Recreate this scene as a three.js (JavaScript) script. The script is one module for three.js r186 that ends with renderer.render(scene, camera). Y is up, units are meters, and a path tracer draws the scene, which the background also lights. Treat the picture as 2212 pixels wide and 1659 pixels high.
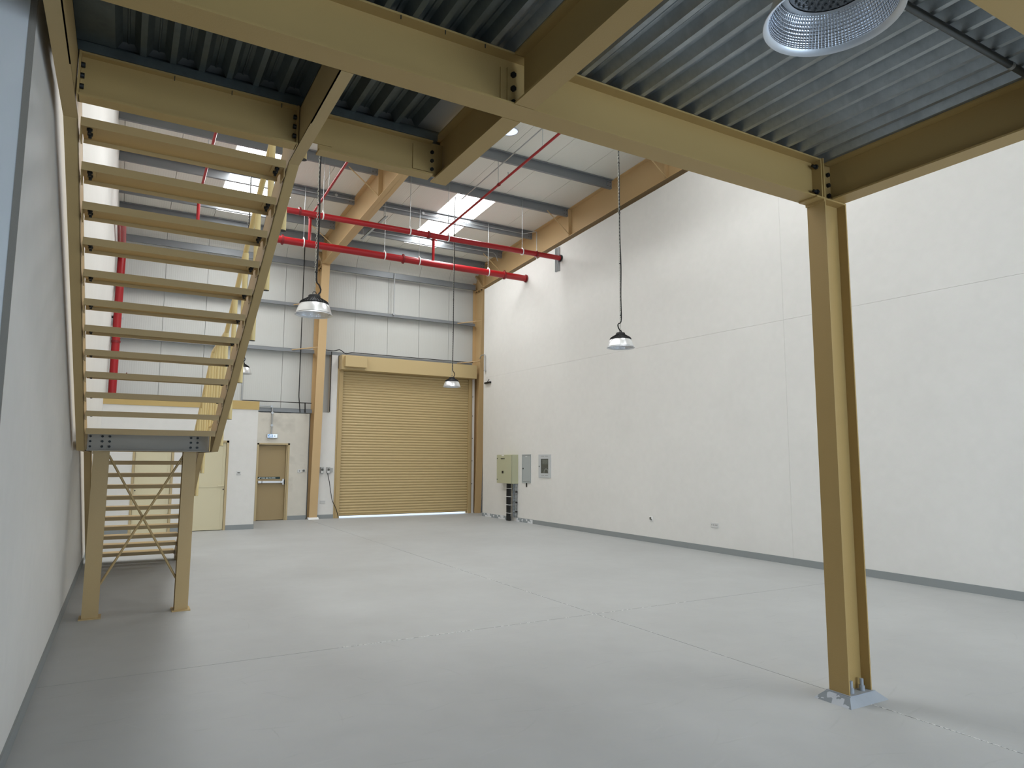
import * as THREE from 'three';
import { mergeGeometries } from 'three/addons/utils/BufferGeometryUtils.js';
import { RoundedBoxGeometry } from 'three/addons/geometries/RoundedBoxGeometry.js';
import { RectAreaLightUniformsLib } from 'three/addons/lights/RectAreaLightUniformsLib.js';

// ------------------------------------------------------------------ camera, sky, lights, exposure
const scene = new THREE.Scene();
const renderer = new THREE.WebGLRenderer({ antialias: true });
renderer.toneMapping = THREE.LinearToneMapping;
renderer.toneMappingExposure = 1.0;
renderer.shadowMap.enabled = true;

const camera = new THREE.PerspectiveCamera(59.154, 2212 / 1659, 0.05, 200);
camera.rotation.order = 'YXZ';
camera.rotation.set(0.113506, -0.518098, 0.004547);
camera.position.set(0, 1.6, 0);

scene.background = new THREE.Color().setRGB(2.3, 2.8, 3.6);      // hazy bright daylight outside

RectAreaLightUniformsLib.init();
const roofY = (z) => 7.78 + 0.05 * (z + 18.6);                    // underside of the roof sheets, rising towards the mezzanine
const SKYLIGHT_GLOW = 9.3;                                       // every roof light sheet is equally bright
const SKYLIGHTS = [
  // x0, x1, z0, z1
  [6.6, 7.6, -17.85, -13.85], [1.64, 2.64, -17.85, -13.85],
  [6.6, 7.6, -8.3, -6.0], [1.64, 2.64, -12.1, -5.0],  // unseen added sheets, lengths set to even the light on the white wall
  [6.6, 7.6, -1.2, 2.8], [1.64, 2.64, -1.2, 2.8],
];
for (const [x0, x1, z0, z1] of SKYLIGHTS) {
  const l = new THREE.RectAreaLight(new THREE.Color().setRGB(0.97, 0.99, 1), SKYLIGHT_GLOW, x1 - x0 - 0.04, z1 - z0 - 0.04);
  const zc = (z0 + z1) / 2;
  l.position.set((x0 + x1) / 2, roofY(zc) - 0.035, zc);
  l.lookAt((x0 + x1) / 2, 0, zc + 0.4);
  scene.add(l);
}
// daylight through the glazed shopfront behind the viewer
const FRONT_Z = 5.0;
{
  const l = new THREE.RectAreaLight(new THREE.Color().setRGB(0.62, 0.8, 1.0), 5.2, 5.3, 2.6);
  l.position.set(3.6, 1.43, FRONT_Z - 0.03);
  l.lookAt(3.6, 1.43, -10);
  scene.add(l);
}

// ------------------------------------------------------------------ helpers
function rng(seed) { let a = seed >>> 0; return () => { a = (a + 0x6D2B79F5) | 0; let t = Math.imul(a ^ (a >>> 15), 1 | a); t = (t + Math.imul(t ^ (t >>> 7), 61 | t)) ^ t; return ((t ^ (t >>> 14)) >>> 0) / 4294967296; }; }
const taken = {};
function numbered(name) { const n = taken[name] = (taken[name] ?? -1) + 1; return n ? `${name}_${String(n).padStart(3, '0')}` : name; }

function uvMetres(g) {                                           // flat normals and uv in metres, by the way each face points
  if (g.index) g = g.toNonIndexed();
  const p = g.attributes.position, n = g.attributes.normal, uv = new Float32Array(p.count * 2);
  for (let i = 0; i < p.count; i += 3) {
    let nx = 0, ny = 0, nz = 0;
    for (let k = 0; k < 3; k++) { nx += n.getX(i + k); ny += n.getY(i + k); nz += n.getZ(i + k); }
    nx = Math.abs(nx); ny = Math.abs(ny); nz = Math.abs(nz);
    for (let k = 0; k < 3; k++) {
      const x = p.getX(i + k), y = p.getY(i + k), z = p.getZ(i + k);
      const [u, v] = nx >= ny && nx >= nz ? [z, y] : ny >= nz ? [x, z] : [x, y];
      uv[(i + k) * 2] = u; uv[(i + k) * 2 + 1] = v;
    }
  }
  g.setAttribute('uv', new THREE.BufferAttribute(uv, 2));
  for (const k of Object.keys(g.attributes)) if (!['position', 'normal', 'uv'].includes(k)) g.deleteAttribute(k);
  g.morphAttributes = {};
  return g;
}
const join = (list, keepUv) => { const gs = (Array.isArray(list) ? list.flat(Infinity) : [list]).map((g) => (keepUv ? (g.index ? g.toNonIndexed() : g) : uvMetres(g))); return gs.length === 1 ? gs[0] : mergeGeometries(gs, false); };

function thing(name, label, category, [x, y, z] = [0, 0, 0], group) {
  const o = new THREE.Group(); o.name = numbered(name); o.position.set(x, y, z); scene.add(o);
  o.userData = { label, category }; if (group) o.userData.group = group;
  return o;
}
function rootOf(o) { while (o.parent && o.parent !== scene) o = o.parent; return o; }
function part(name, geos, mat, parent, { keepUv = false, label } = {}) {       // geometry is given in world metres
  const g = join(geos, keepUv), r = rootOf(parent);
  g.translate(-r.position.x, -r.position.y, -r.position.z);
  const m = new THREE.Mesh(g, mat); m.name = name; m.castShadow = m.receiveShadow = true; parent.add(m);
  if (label) m.userData.label = label;
  return m;
}
const each = (name, geos, mat, parent, opt) => geos.flat(Infinity).map((g) => part(name, g, mat, parent, opt));     // one part per piece
function solo(name, geos, mat, label, category, group, keepUv) {                // a thing that is a single mesh
  const g = join(geos, keepUv); g.computeBoundingBox();
  const c = new THREE.Vector3(); g.boundingBox.getCenter(c); c.y = g.boundingBox.min.y; g.translate(-c.x, -c.y, -c.z);
  const m = new THREE.Mesh(g, mat); m.name = numbered(name); m.position.copy(c); m.castShadow = m.receiveShadow = true; scene.add(m);
  m.userData = { label, category }; if (group) m.userData.group = group;
  return m;
}
function struct(name, label) { const o = new THREE.Group(); o.name = name; scene.add(o); o.userData = { kind: 'structure', label }; return o; }

const bx = (x0, x1, y0, y1, z0, z1) => { const g = new THREE.BoxGeometry(Math.abs(x1 - x0), Math.abs(y1 - y0), Math.abs(z1 - z0)); g.translate((x0 + x1) / 2, (y0 + y1) / 2, (z0 + z1) / 2); return g; };
const rbx = (x0, x1, y0, y1, z0, z1, r = 0.006) => { const g = new RoundedBoxGeometry(Math.abs(x1 - x0), Math.abs(y1 - y0), Math.abs(z1 - z0), 2, r); g.translate((x0 + x1) / 2, (y0 + y1) / 2, (z0 + z1) / 2); return g; };
function prismX(pts, x0, x1) {                                   // pts are [z, y] in the plane across x
  const s = new THREE.Shape(pts.map(([z, y]) => new THREE.Vector2(z, y)));
  let g = new THREE.ExtrudeGeometry(s, { depth: Math.abs(x1 - x0), bevelEnabled: false, curveSegments: 8 });
  g = g.index ? g.toNonIndexed() : g;
  const p = g.attributes.position, a = p.array;
  for (let i = 0; i < p.count; i++) { const z = a[i * 3], y = a[i * 3 + 1], d = a[i * 3 + 2]; a[i * 3] = Math.min(x0, x1) + d; a[i * 3 + 1] = y; a[i * 3 + 2] = z; }
  for (let i = 0; i < p.count; i += 3) for (let k = 0; k < 3; k++) { const t = a[(i + 1) * 3 + k]; a[(i + 1) * 3 + k] = a[(i + 2) * 3 + k]; a[(i + 2) * 3 + k] = t; }
  g.computeVertexNormals();
  return g;
}
function prismZ(pts, z0, z1) { const s = new THREE.Shape(pts.map(([x, y]) => new THREE.Vector2(x, y))); const g = new THREE.ExtrudeGeometry(s, { depth: Math.abs(z1 - z0), bevelEnabled: false }); g.translate(0, 0, Math.min(z0, z1)); return g; }
function stripX(line, t, x0, x1) {                               // a flange: a band of thickness t above a polyline of [z, y]
  const out = [];
  for (let i = 0; i + 1 < line.length; i++) {
    const [a, b] = [line[i], line[i + 1]], dz = b[0] - a[0], dy = b[1] - a[1], l = Math.hypot(dz, dy), n = [-dy / l * t, dz / l * t], s = n[1] < 0 ? -1 : 1;
    out.push(prismX([[a[0], a[1]], [b[0], b[1]], [b[0] + n[0] * s, b[1] + n[1] * s], [a[0] + n[0] * s, a[1] + n[1] * s]], x0, x1));
  }
  return out;
}
function bar(a, b, r, seg = 10) {                                // a round bar between two points
  const A = new THREE.Vector3(...a), B = new THREE.Vector3(...b), d = B.clone().sub(A);
  const g = new THREE.CylinderGeometry(r, r, d.length(), seg); g.applyQuaternion(new THREE.Quaternion().setFromUnitVectors(new THREE.Vector3(0, 1, 0), d.normalize())); g.translate(...A.add(B).multiplyScalar(0.5).toArray());
  return g;
}
function tube(points, r, seg = 8, div = 6, tension = 0.5) { return new THREE.TubeGeometry(new THREE.CatmullRomCurve3(points.map((p) => new THREE.Vector3(...p)), false, 'catmullrom', tension), points.length * div, r, seg, false); }
function conduitPath(points, r, bend = 0.06) {                   // straight runs with rounded corners
  const P = points.map((p) => new THREE.Vector3(...p)), path = new THREE.CurvePath(); let from = P[0];
  for (let i = 1; i < P.length; i++) {
    if (i + 1 < P.length) {
      const d0 = P[i].clone().sub(P[i - 1]).normalize(), d1 = P[i + 1].clone().sub(P[i]).normalize(), a = P[i].clone().addScaledVector(d0, -bend), b = P[i].clone().addScaledVector(d1, bend);
      path.add(new THREE.LineCurve3(from, a)); path.add(new THREE.QuadraticBezierCurve3(a, P[i].clone(), b)); from = b;
    } else path.add(new THREE.LineCurve3(from, P[i]));
  }
  return new THREE.TubeGeometry(path, points.length * 14, r, 7, false);
}
const cyl = (x, y, z, r, h, axis = 'y', seg = 12) => { const g = new THREE.CylinderGeometry(r, r, h, seg); if (axis === 'x') g.rotateZ(Math.PI / 2); if (axis === 'z') g.rotateX(Math.PI / 2); g.translate(x, y, z); return g; };
const hexBolt = (x, y, z, axis, r = 0.014, h = 0.012) => cyl(x, y, z, r, h, axis, 6);
const lathe = (pts, seg = 40) => new THREE.LatheGeometry(pts.map(([r, y]) => new THREE.Vector2(r, y)), seg);
const beamX = (x0, x1, y0, y1, zc, w, tf = 0.011, tw = 0.008) => [bx(x0, x1, y0, y0 + tf, zc - w / 2, zc + w / 2), bx(x0, x1, y1 - tf, y1, zc - w / 2, zc + w / 2), bx(x0, x1, y0 + tf, y1 - tf, zc - tw / 2, zc + tw / 2)];
const beamZ = (z0, z1, y0, y1, xc, w, tf = 0.011, tw = 0.008) => [bx(xc - w / 2, xc + w / 2, y0, y0 + tf, z0, z1), bx(xc - w / 2, xc + w / 2, y1 - tf, y1, z0, z1), bx(xc - tw / 2, xc + tw / 2, y0 + tf, y1 - tf, z0, z1)];

// ------------------------------------------------------------------ textures: grain only
function valueNoise(period, seed) {
  const r = rng(seed), a = new Float32Array(period * period); for (let i = 0; i < a.length; i++) a[i] = r();
  return (u, v) => { const x = u * period, y = v * period, x0 = Math.floor(x), y0 = Math.floor(y), fx = x - x0, fy = y - y0, sx = fx * fx * (3 - 2 * fx), sy = fy * fy * (3 - 2 * fy), m = (i, j) => a[(((j % period) + period) % period) * period + (((i % period) + period) % period)];
    return (m(x0, y0) * (1 - sx) + m(x0 + 1, y0) * sx) * (1 - sy) + (m(x0, y0 + 1) * (1 - sx) + m(x0 + 1, y0 + 1) * sx) * sy; };
}
function fbm(base, octaves, seed) { const ns = [...Array(octaves)].map((_, i) => valueNoise(base << i, seed + i)); return (u, v) => { let s = 0, w = 0.5, t = 0; for (const n of ns) { s += n(u, v) * w; t += w; w *= 0.5; } return s / t; }; }
function tex(size, metres, fn, srgb) {
  const d = new Uint8Array(size * size * 4);
  for (let j = 0; j < size; j++) for (let i = 0; i < size; i++) { const c = fn(i / size, j / size), k = (j * size + i) * 4; const [r, g, b] = Array.isArray(c) ? c : [c, c, c]; d[k] = Math.max(0, Math.min(255, r * 255)); d[k + 1] = Math.max(0, Math.min(255, g * 255)); d[k + 2] = Math.max(0, Math.min(255, b * 255)); d[k + 3] = 255; }
  const t = new THREE.DataTexture(d, size, size); t.wrapS = t.wrapT = THREE.RepeatWrapping; t.magFilter = THREE.LinearFilter; t.minFilter = THREE.LinearMipmapLinearFilter; t.generateMipmaps = true;
  const [mu, mv] = Array.isArray(metres) ? metres : [metres, metres]; t.repeat.set(1 / mu, 1 / mv); if (srgb) t.colorSpace = THREE.SRGBColorSpace; t.needsUpdate = true; return t;
}
const nA = fbm(4, 6, 11), nB = fbm(8, 5, 31), nC = fbm(32, 3, 71), nD = fbm(3, 5, 101);
const floorStrokes = (() => {                                    // trowel and scuff strokes of the painted slab
  const N = 1024, a = new Float32Array(N * N), r = rng(5);
  for (let s = 0; s < 520; s++) { let x = r() * N, y = r() * N; const th = (r() - 0.5) * 0.7 + (r() < 0.12 ? 1.3 : 0), L = 15 + r() * 60, w = (r() - 0.62) * 0.9, curve = (r() - 0.5) * 0.02; let t = th;
    for (let i = 0; i < L; i++) { const f = Math.sin(Math.PI * i / L); for (let k = -1; k <= 1; k++) { const X = ((x | 0) + N) % N, Y = (((y | 0) + k) % N + N) % N; a[Y * N + X] += w * f * (k ? 0.35 : 0.8); } x = (x + Math.cos(t) + N) % N; y = (y + Math.sin(t) + N) % N; t += curve; } }
  return (u, v) => a[(Math.floor(v * N) % N) * N + (Math.floor(u * N) % N)];
})();
const T = {
  floor: tex(1024, 6, (u, v) => { const k = 0.955 + 0.075 * (nA(u, v) - 0.5) + 0.05 * (nB(u, v) - 0.5) + 0.03 * (nC(u, v) - 0.5) + 0.085 * floorStrokes(u, v); return [0.708 * k, 0.716 * k, 0.714 * k]; }, true),
  floorRough: tex(512, 6, (u, v) => 0.40 + 0.22 * nA(u, v) + 0.10 * nB(u, v)),
  floorBump: tex(512, 2.2, (u, v) => nA(u, v) * 0.6 + 0.4 * nC(u, v)),
  plaster: tex(512, 3.1, (u, v) => { const k = 1 - 0.03 * nA(u, v) - 0.02 * nC(u, v); return [0.9 * k, 0.894 * k, 0.876 * k]; }, true),
  plasterBump: tex(512, 0.9, (u, v) => 0.5 * nB(u, v) + 0.5 * nC(u, v)),
  orange: tex(256, 0.12, (u, v) => nC(u, v)),
  galvColor: tex(512, 0.9, (u, v) => { const s = nB(u, v), q = Math.floor(nC(u, v) * 5) / 5, k = 0.68 + 0.14 * (s - 0.5) + 0.06 * (q - 0.5); return [k * 0.96, k, k * 1.02]; }, true),
  galvRough: tex(512, 0.9, (u, v) => 0.3 + 0.22 * nB(u + 0.37, v)),
  micro: tex(256, [0.1, 4], (u) => 0.5 + 0.5 * Math.cos(u * Math.PI * 2 * 2)),
  smudge: tex(512, 1.3, (u, v) => 0.42 + 0.4 * nA(u, v)),
  chip: tex(512, 0.8, (u, v) => { const s = nB(u, v) > 0.55 ? 1 : 0; return s ? [0.86, 0.87, 0.88] : [0.56, 0.59, 0.6]; }, true),
  stain: tex(512, 1.6, (u, v) => { const k = 0.93 + 0.1 * (nA(u, v) - 0.5) - 0.5 * Math.max(0, nD(u, v) - 0.62); return [0.89 * k, 0.87 * k, 0.82 * k]; }, true),
};
const std = (o) => new THREE.MeshStandardMaterial({ side: THREE.DoubleSide, ...o });
const M = {
  floor: std({ map: T.floor, roughnessMap: T.floorRough, roughness: 1, bumpMap: T.floorBump, bumpScale: 0.0012 }),
  joint: std({ color: '#83888a', roughness: 0.8 }),
  wall: std({ map: T.plaster, roughness: 0.62, bumpMap: T.plasterBump, bumpScale: 0.0008 }),
  wallStained: std({ map: T.stain, roughness: 0.7, bumpMap: T.plasterBump, bumpScale: 0.0008 }),
  base: std({ color: '#8c9191', roughness: 0.5, bumpMap: T.plasterBump, bumpScale: 0.0006 }),
  baseChipped: std({ map: T.chip, roughness: 0.6 }),
  clad: std({ color: '#c9cac5', roughness: 0.45, bumpMap: T.micro, bumpScale: 0.001 }),
  roof: std({ color: '#e6e5dc', roughness: 0.5, bumpMap: T.micro, bumpScale: 0.0012 }),
  primer: std({ color: '#83878a', roughness: 0.42, metalness: 0.15 }),
  frameTan: std({ color: '#c8aa7c', roughness: 0.5, bumpMap: T.orange, bumpScale: 0.0003 }),
  mezzTan: std({ color: '#ae9058', roughness: 0.5, bumpMap: T.orange, bumpScale: 0.0004 }),
  stairTan: std({ color: '#b39866', roughness: 0.48, bumpMap: T.orange, bumpScale: 0.0004 }),
  greyTan: std({ color: '#a39c8e', roughness: 0.5, bumpMap: T.orange, bumpScale: 0.0004 }),
  cream: std({ color: '#dcc88f', roughness: 0.45 }),
  shutter: std({ color: '#c0aa7c', roughness: 0.42 }),
  shutterGuide: std({ color: '#b79f70', roughness: 0.45 }),
  band: std({ color: '#bfa468', roughness: 0.6, bumpMap: T.orange, bumpScale: 0.0006 }),
  doorTan: std({ color: '#a08c66', roughnessMap: T.smudge, roughness: 1 }),
  doorCream: std({ color: '#d8cfae', roughness: 0.5 }),
  doorFrame: std({ color: '#bba880', roughness: 0.5 }),
  deck: std({ map: T.galvColor, roughnessMap: T.galvRough, roughness: 1, metalness: 0.85 }),
  deckDirty: std({ map: T.galvColor, color: '#9a9d96', roughnessMap: T.galvRough, roughness: 1, metalness: 0.6 }),
  concrete: std({ color: '#9b9b97', roughness: 0.9 }),
  galv: std({ color: '#b9bdbf', roughness: 0.38, metalness: 0.8 }),
  boltDark: std({ color: '#2f302f', roughness: 0.5, metalness: 0.6 }),
  bolt: std({ color: '#6a6a64', roughness: 0.5, metalness: 0.6 }),
  red: std({ color: '#a0131b', roughness: 0.3 }),
  redDark: std({ color: '#7d1218', roughness: 0.4 }),
  black: std({ color: '#0e0e0f', roughness: 0.45 }),
  blackRubber: std({ color: '#151515', roughness: 0.7 }),
  chain: std({ color: '#b5b5ad', roughness: 0.35, metalness: 0.9 }),
  heatsink: std({ color: '#08080a', roughness: 0.7 }),
  lampLens: new THREE.MeshPhysicalMaterial({ color: '#55585a', roughness: 0.12, clearcoat: 1, side: THREE.DoubleSide }),
  alu: std({ color: '#eef0f1', roughness: 0.34, metalness: 0.85 }),
  aluMatt: std({ color: '#d9dbdd', roughness: 0.4, metalness: 0.7 }),
  white: std({ color: '#eeeeec', roughness: 0.4 }),
  plate: std({ color: '#cfcfcd', roughness: 0.4 }),
  isolator: std({ color: '#a9aaa8', roughness: 0.45 }),
  panelGreen: std({ color: '#b4b496', roughness: 0.45 }),
  panelGrey: std({ color: '#a6acac', roughness: 0.45 }),
  panelLight: std({ color: '#bfc3c4', roughness: 0.45 }),
  glass: new THREE.MeshPhysicalMaterial({ color: '#ffffff', transmission: 1, thickness: 0, roughness: 0.03 }),
  glassTint: new THREE.MeshPhysicalMaterial({ color: '#e2e6e6', transmission: 1, thickness: 0, roughness: 0.03 }),
  darkInside: std({ color: '#7d8182', roughness: 0.8 }),
  skylight: new THREE.MeshStandardMaterial({ color: '#ffffff', emissive: new THREE.Color().setRGB(0.97, 0.99, 1), emissiveIntensity: 5, side: THREE.DoubleSide }),
  tubeLight: new THREE.MeshStandardMaterial({ color: '#ffffff', emissive: new THREE.Color().setRGB(0.62, 0.74, 1), emissiveIntensity: 0.95, side: THREE.DoubleSide }),
  grout: std({ color: '#9fa4a9', roughness: 0.55, bumpMap: T.plasterBump, bumpScale: 0.003 }),
  groutChipped: std({ map: T.chip, color: '#c9cdd2', roughness: 0.5, bumpMap: T.plasterBump, bumpScale: 0.003 }),
};
// the reflector's pressed grid of facets
{
  const g = tex(256, 1, (u, v) => { const a = Math.abs(((u * 8) % 1) - 0.5) * 2, b = Math.abs(((v * 8) % 1) - 0.5) * 2; return 1 - Math.max(a, b) ** 3; });
  g.repeat.set(14, 1.6);
  M.reflector = std({ color: '#e4e7ec', roughness: 0.12, metalness: 1, bumpMap: g, bumpScale: 0.0012 });
}

// ------------------------------------------------------------------ the shell of the hall
const BACK = -19.25, LOWWALL = -19.05, RX = 9.25, LX = -0.455;
{
  const f = struct('floor', 'grey painted concrete floor with saw-cut joints');
  part('subfloor', bx(-3.4, 10, -0.3, -0.012, -19.6, FRONT_Z + 0.2), M.joint, f);
  const g = 0.003, xs = [[-3.4, 4.43], [4.43, 10]], zs = [[-19.6, -5.97], [-5.97, FRONT_Z + 0.2]];
  for (const [x0, x1] of xs) for (const [z0, z1] of zs) part('slab', bx(x0 + g, x1 - g, -0.012, 0, z0 + g, z1 - g), M.floor, f);
}
{
  const r = rng(77), flecks = [];                                 // white filler flecks squeezed out of the floor joints
  for (let i = 0; i < 170; i++) { const z = -3.3 + r() * 1.4 + (r() < 0.4 ? -2.2 - r() * 5 : 0.35), l = 0.006 + r() * 0.02; flecks.push(bx(4.43 - 0.003 + (r() - 0.5) * 0.006, 4.43 + 0.002 + (r() - 0.5) * 0.006, 0.0003, 0.0016, z, z + l)); }
  for (let i = 0; i < 110; i++) { const x = 1.7 + r() * (r() < 0.6 ? 1.3 : 4), l = 0.006 + r() * 0.022; flecks.push(bx(x, x + l, 0.0003, 0.0016, -5.973 + (r() - 0.5) * 0.006, -5.967 + (r() - 0.5) * 0.006)); }
  const m = solo('joint_flecks', flecks, std({ color: '#f1f1ee', roughness: 0.35 }), 'white filler flecks along the floor joints', 'filler'); m.userData.kind = 'stuff';
}
{
  const w = struct('wall_left', 'white plastered party wall beside the stairs');
  part('wall_face', bx(-3.4, LX, 0, 9.4, -19.5, -3.5), M.wall, w);           // its end face turns the corner towards the viewer
  part('wall_face', bx(-3.4, -3.2, 0, 9.4, -3.5, FRONT_Z), M.wall, w);
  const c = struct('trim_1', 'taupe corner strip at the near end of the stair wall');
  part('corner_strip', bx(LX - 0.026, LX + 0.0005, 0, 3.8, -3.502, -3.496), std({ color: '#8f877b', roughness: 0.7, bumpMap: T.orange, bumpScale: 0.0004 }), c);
  const b = struct('baseboard_left', 'grey painted skirting along the stair wall');
  part('skirting', [bx(LX, LX + 0.012, 0, 0.1, -16.9, -3.5), bx(-3.2, LX, 0, 0.1, -3.5, -3.488)], M.base, b);
}
{
  const w = struct('wall_right', 'tall smooth white block wall with fine panel joints');
  const H = (z) => 4.073 - 0.01448 * (z + 17.92), Tp = (z) => 6.805 + 0.052 * (z + 17.78), z0 = -17.95, g = 0.0012;
  const up = [[z0, -7.26], [-7.26, FRONT_Z]], low = [[z0, -11.93], [-11.93, -7.26], [-7.26, FRONT_Z]];
  for (const [a, b] of up) part('wall_panel', prismX([[a + g, H(a) + g], [b - g, H(b) + g], [b - g, Tp(b)], [a + g, Tp(a)]], RX, RX + 0.15), M.wall, w);
  for (const [a, b] of low) part('wall_panel', prismX([[a + (a === -11.93 ? 0.0006 : g), 0], [b - (b === -11.93 ? 0.0006 : g), 0], [b - (b === -11.93 ? 0.0006 : g), H(b) - g], [a + (a === -11.93 ? 0.0006 : g), H(a) - g]], RX, RX + 0.15), M.wall, w);
  const o = struct('wall_outer', 'outer side wall of the building');
  part('wall_face', bx(9.86, 10, 0, 9.4, -19.5, FRONT_Z), M.wall, o);
  const b = struct('baseboard_right', 'grey painted skirting along the tall white wall');
  part('skirting', bx(RX - 0.014, RX, 0, 0.105, -15.95, FRONT_Z), M.base, b);
  part('chipped_skirting', [bx(RX - 0.012, RX, 0, 0.1, -17.95, -16.25), bx(RX - 0.0145, RX, 0, 0.1, -15.95, -15.1)], M.baseChipped, b, { label: 'peeling grey and white skirting' });
}
{
  const w = struct('wall_front', 'front wall with wide shopfront opening behind the viewer');
  part('wall_face', [bx(-3.4, 0.9, 0, 9.4, FRONT_Z, FRONT_Z + 0.2), bx(6.3, 10, 0, 9.4, FRONT_Z, FRONT_Z + 0.2), bx(0.9, 6.3, 2.8, 9.4, FRONT_Z, FRONT_Z + 0.2)], M.wall, w);
  const s = struct('window_7', 'shopfront glazing behind the viewer');
  part('window_frame', [bx(0.9, 6.3, 0, 0.08, FRONT_Z + 0.05, FRONT_Z + 0.12), bx(0.9, 6.3, 2.72, 2.8, FRONT_Z + 0.05, FRONT_Z + 0.12), ...[0.9, 2.23, 3.57, 4.91, 6.24].map((x) => bx(x, x + 0.06, 0.08, 2.72, FRONT_Z + 0.05, FRONT_Z + 0.12))], M.aluMatt, s);
  for (const [a, b] of [[0.96, 2.23], [2.29, 3.57], [3.63, 4.91], [4.97, 6.24]]) part('pane', bx(a, b, 0.08, 2.72, FRONT_Z + 0.08, FRONT_Z + 0.084), M.glass, s);
}
{
  // roof: one metre wide sheets running down the slope, skylight sheets between them, a weather skin above
  const c = struct('ceiling', 'pale ribbed roof sheets with dark seams');
  const end = FRONT_Z + 0.2, g = 0.004;
  part('weather_skin', prismX([[-19.6, 7.2], [-18.6, roofY(-18.6) + 0.08], [end, roofY(end) + 0.08], [end, roofY(end) + 0.12], [-18.6, roofY(-18.6) + 0.12], [-19.6, 7.3]], -3.4, 10), M.roof, c);
  for (let k = -4; k < 11; k++) {
    const x0 = -0.36 + k, x1 = x0 + 1, sky = SKYLIGHTS.filter((s) => Math.abs((s[0] + s[1]) / 2 - (x0 + x1) / 2) < 0.2).map((s) => [s[2], s[3]]).sort((a, b) => a[0] - b[0]);
    let from = -18.5; const runs = [];
    for (const [a, b] of sky) { runs.push([from, a]); from = b; } runs.push([from, end]);
    for (const [a, b] of runs) part('roof_panel', prismX([[a, roofY(a)], [b, roofY(b)], [b, roofY(b) + 0.05], [a, roofY(a) + 0.05]], Math.max(x0 + g, -3.4), Math.min(x1 - g, 10)), M.roof, c);
    // curved eave liner that turns the roof sheet down into the wall
    const arc = [], arc2 = []; for (let i = 0; i <= 8; i++) { const t = i / 8 * Math.PI / 2; arc.push([-18.5 - 0.75 * Math.sin(t), 7.05 + 0.735 * Math.cos(t)]); arc2.unshift([-18.5 - 0.78 * Math.sin(t), 7.05 + 0.765 * Math.cos(t)]); }
    part('eave_panel', prismX([...arc, ...arc2], Math.max(x0 + g, -3.4), Math.min(x1 - g, 10)), M.roof, c);
  }
  SKYLIGHTS.forEach(([x0, x1, z0, z1], i) => {
    const s = struct(`window_${i + 1}`, 'translucent roof light sheet glowing with daylight');
    part('pane', prismX([[z0, roofY(z0) - 0.005], [z1, roofY(z1) - 0.005], [z1, roofY(z1) + 0.005], [z0, roofY(z0) + 0.005]], x0 + 0.005, x1 - 0.005), M.skylight, s);
  });
}
// roof vent: a round bluish daylight tube
{
  const t = thing('daylight_tube_light', 'round bluish daylight tube in the roof beside the mezzanine beam', 'skylight', [6.3, roofY(-11.2) - 0.02, -11.2]);
  const y = roofY(-11.2);
  part('lens', cyl(6.3, y - 0.006, -11.2, 0.17, 0.012, 'y', 32), M.tubeLight, t);
  const r = new THREE.TorusGeometry(0.175, 0.012, 6, 32); r.rotateX(Math.PI / 2); r.translate(6.3, y - 0.008, -11.2); part('rim', r, M.aluMatt, t);
}
{
  // back wall: cladding sheets above, plastered block wall below
  const w = struct('wall_back', 'back wall of pale vertical cladding above a plastered block wall');
  for (let k = 0; k < 11; k++) { const x0 = -0.34 + k - (k ? 0 : 0.36), x1 = -0.34 + k + 1, low = x0 > 5 && x1 < 9.9 ? 4.3 : x0 > 4.5 && x0 < 5 ? 2.8 : x0 > 9 ? 0 : 2.8;
    part('cladding_panel', bx(x0 + 0.004, Math.min(x1, 9.9) - 0.004, low, 7.1, BACK - 0.06, BACK), M.clad, w); }
  part('outer_skin', [bx(-0.7, 5.2, 0, 7.4, BACK - 0.12, BACK - 0.07), bx(9.4, 10, 0, 7.4, BACK - 0.12, BACK - 0.07), bx(5.2, 9.4, 4.2, 7.4, BACK - 0.12, BACK - 0.07)], M.clad, w);
  const t = BACK;
  part('block_wall', [bx(2.6, 3.07, 0, 2.87, t, LOWWALL), bx(3.07, 3.91, 2.052, 2.87, t, LOWWALL), bx(3.91, 4.405, 0, 2.875, t, LOWWALL)], M.wallStained, w);
  part('block_wall', [bx(4.66, 4.955, 0, 2.93, t, LOWWALL), bx(4.955, 5.15, 0, 4.575, t, LOWWALL)], M.wall, w);
  part('block_wall', bx(9.405, 9.5, 0, 4.55, t, LOWWALL), M.wall, w);
  const b = struct('baseboard_back', 'grey painted skirting along the back wall');
  part('skirting', [bx(3.92, 4.40, 0, 0.11, LOWWALL, LOWWALL + 0.014), bx(4.7, 5.15, 0, 0.11, LOWWALL, LOWWALL + 0.014)], M.base, b);
}
{
  // the small enclosed room in the far corner
  const w = struct('wall_partition', 'white partition of the small room in the far corner'), F = -16.95, B = -17.1;
  part('wall_face', [bx(LX, 0.17, 0, 2.8, B, F), bx(0.98, 1.2, 0, 2.8, B, F), bx(2.11, 2.72, 0, 2.8, B, F), bx(0.17, 0.98, 2.045, 2.8, B, F), bx(1.2, 2.11, 2.045, 2.8, B, F), bx(2.57, 2.72, 0, 2.8, LOWWALL, B)], M.wall, w);
  part('roof_slab', bx(LX, 2.72, 2.9, 2.96, LOWWALL, B), M.concrete, w);
  part('tan_band', [bx(LX, 2.735, 2.785, 2.985, F - 0.1, F + 0.015), bx(2.62, 2.735, 2.785, 2.985, LOWWALL, F - 0.1)], M.band, w, { label: 'tan painted edge band' });
  part('skirting', [bx(2.115, 2.73, 0, 0.11, F, F + 0.012), bx(0.985, 1.19, 0, 0.11, F, F + 0.012), bx(LX, 0.165, 0, 0.11, F, F + 0.012)], M.base, w);
}
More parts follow.
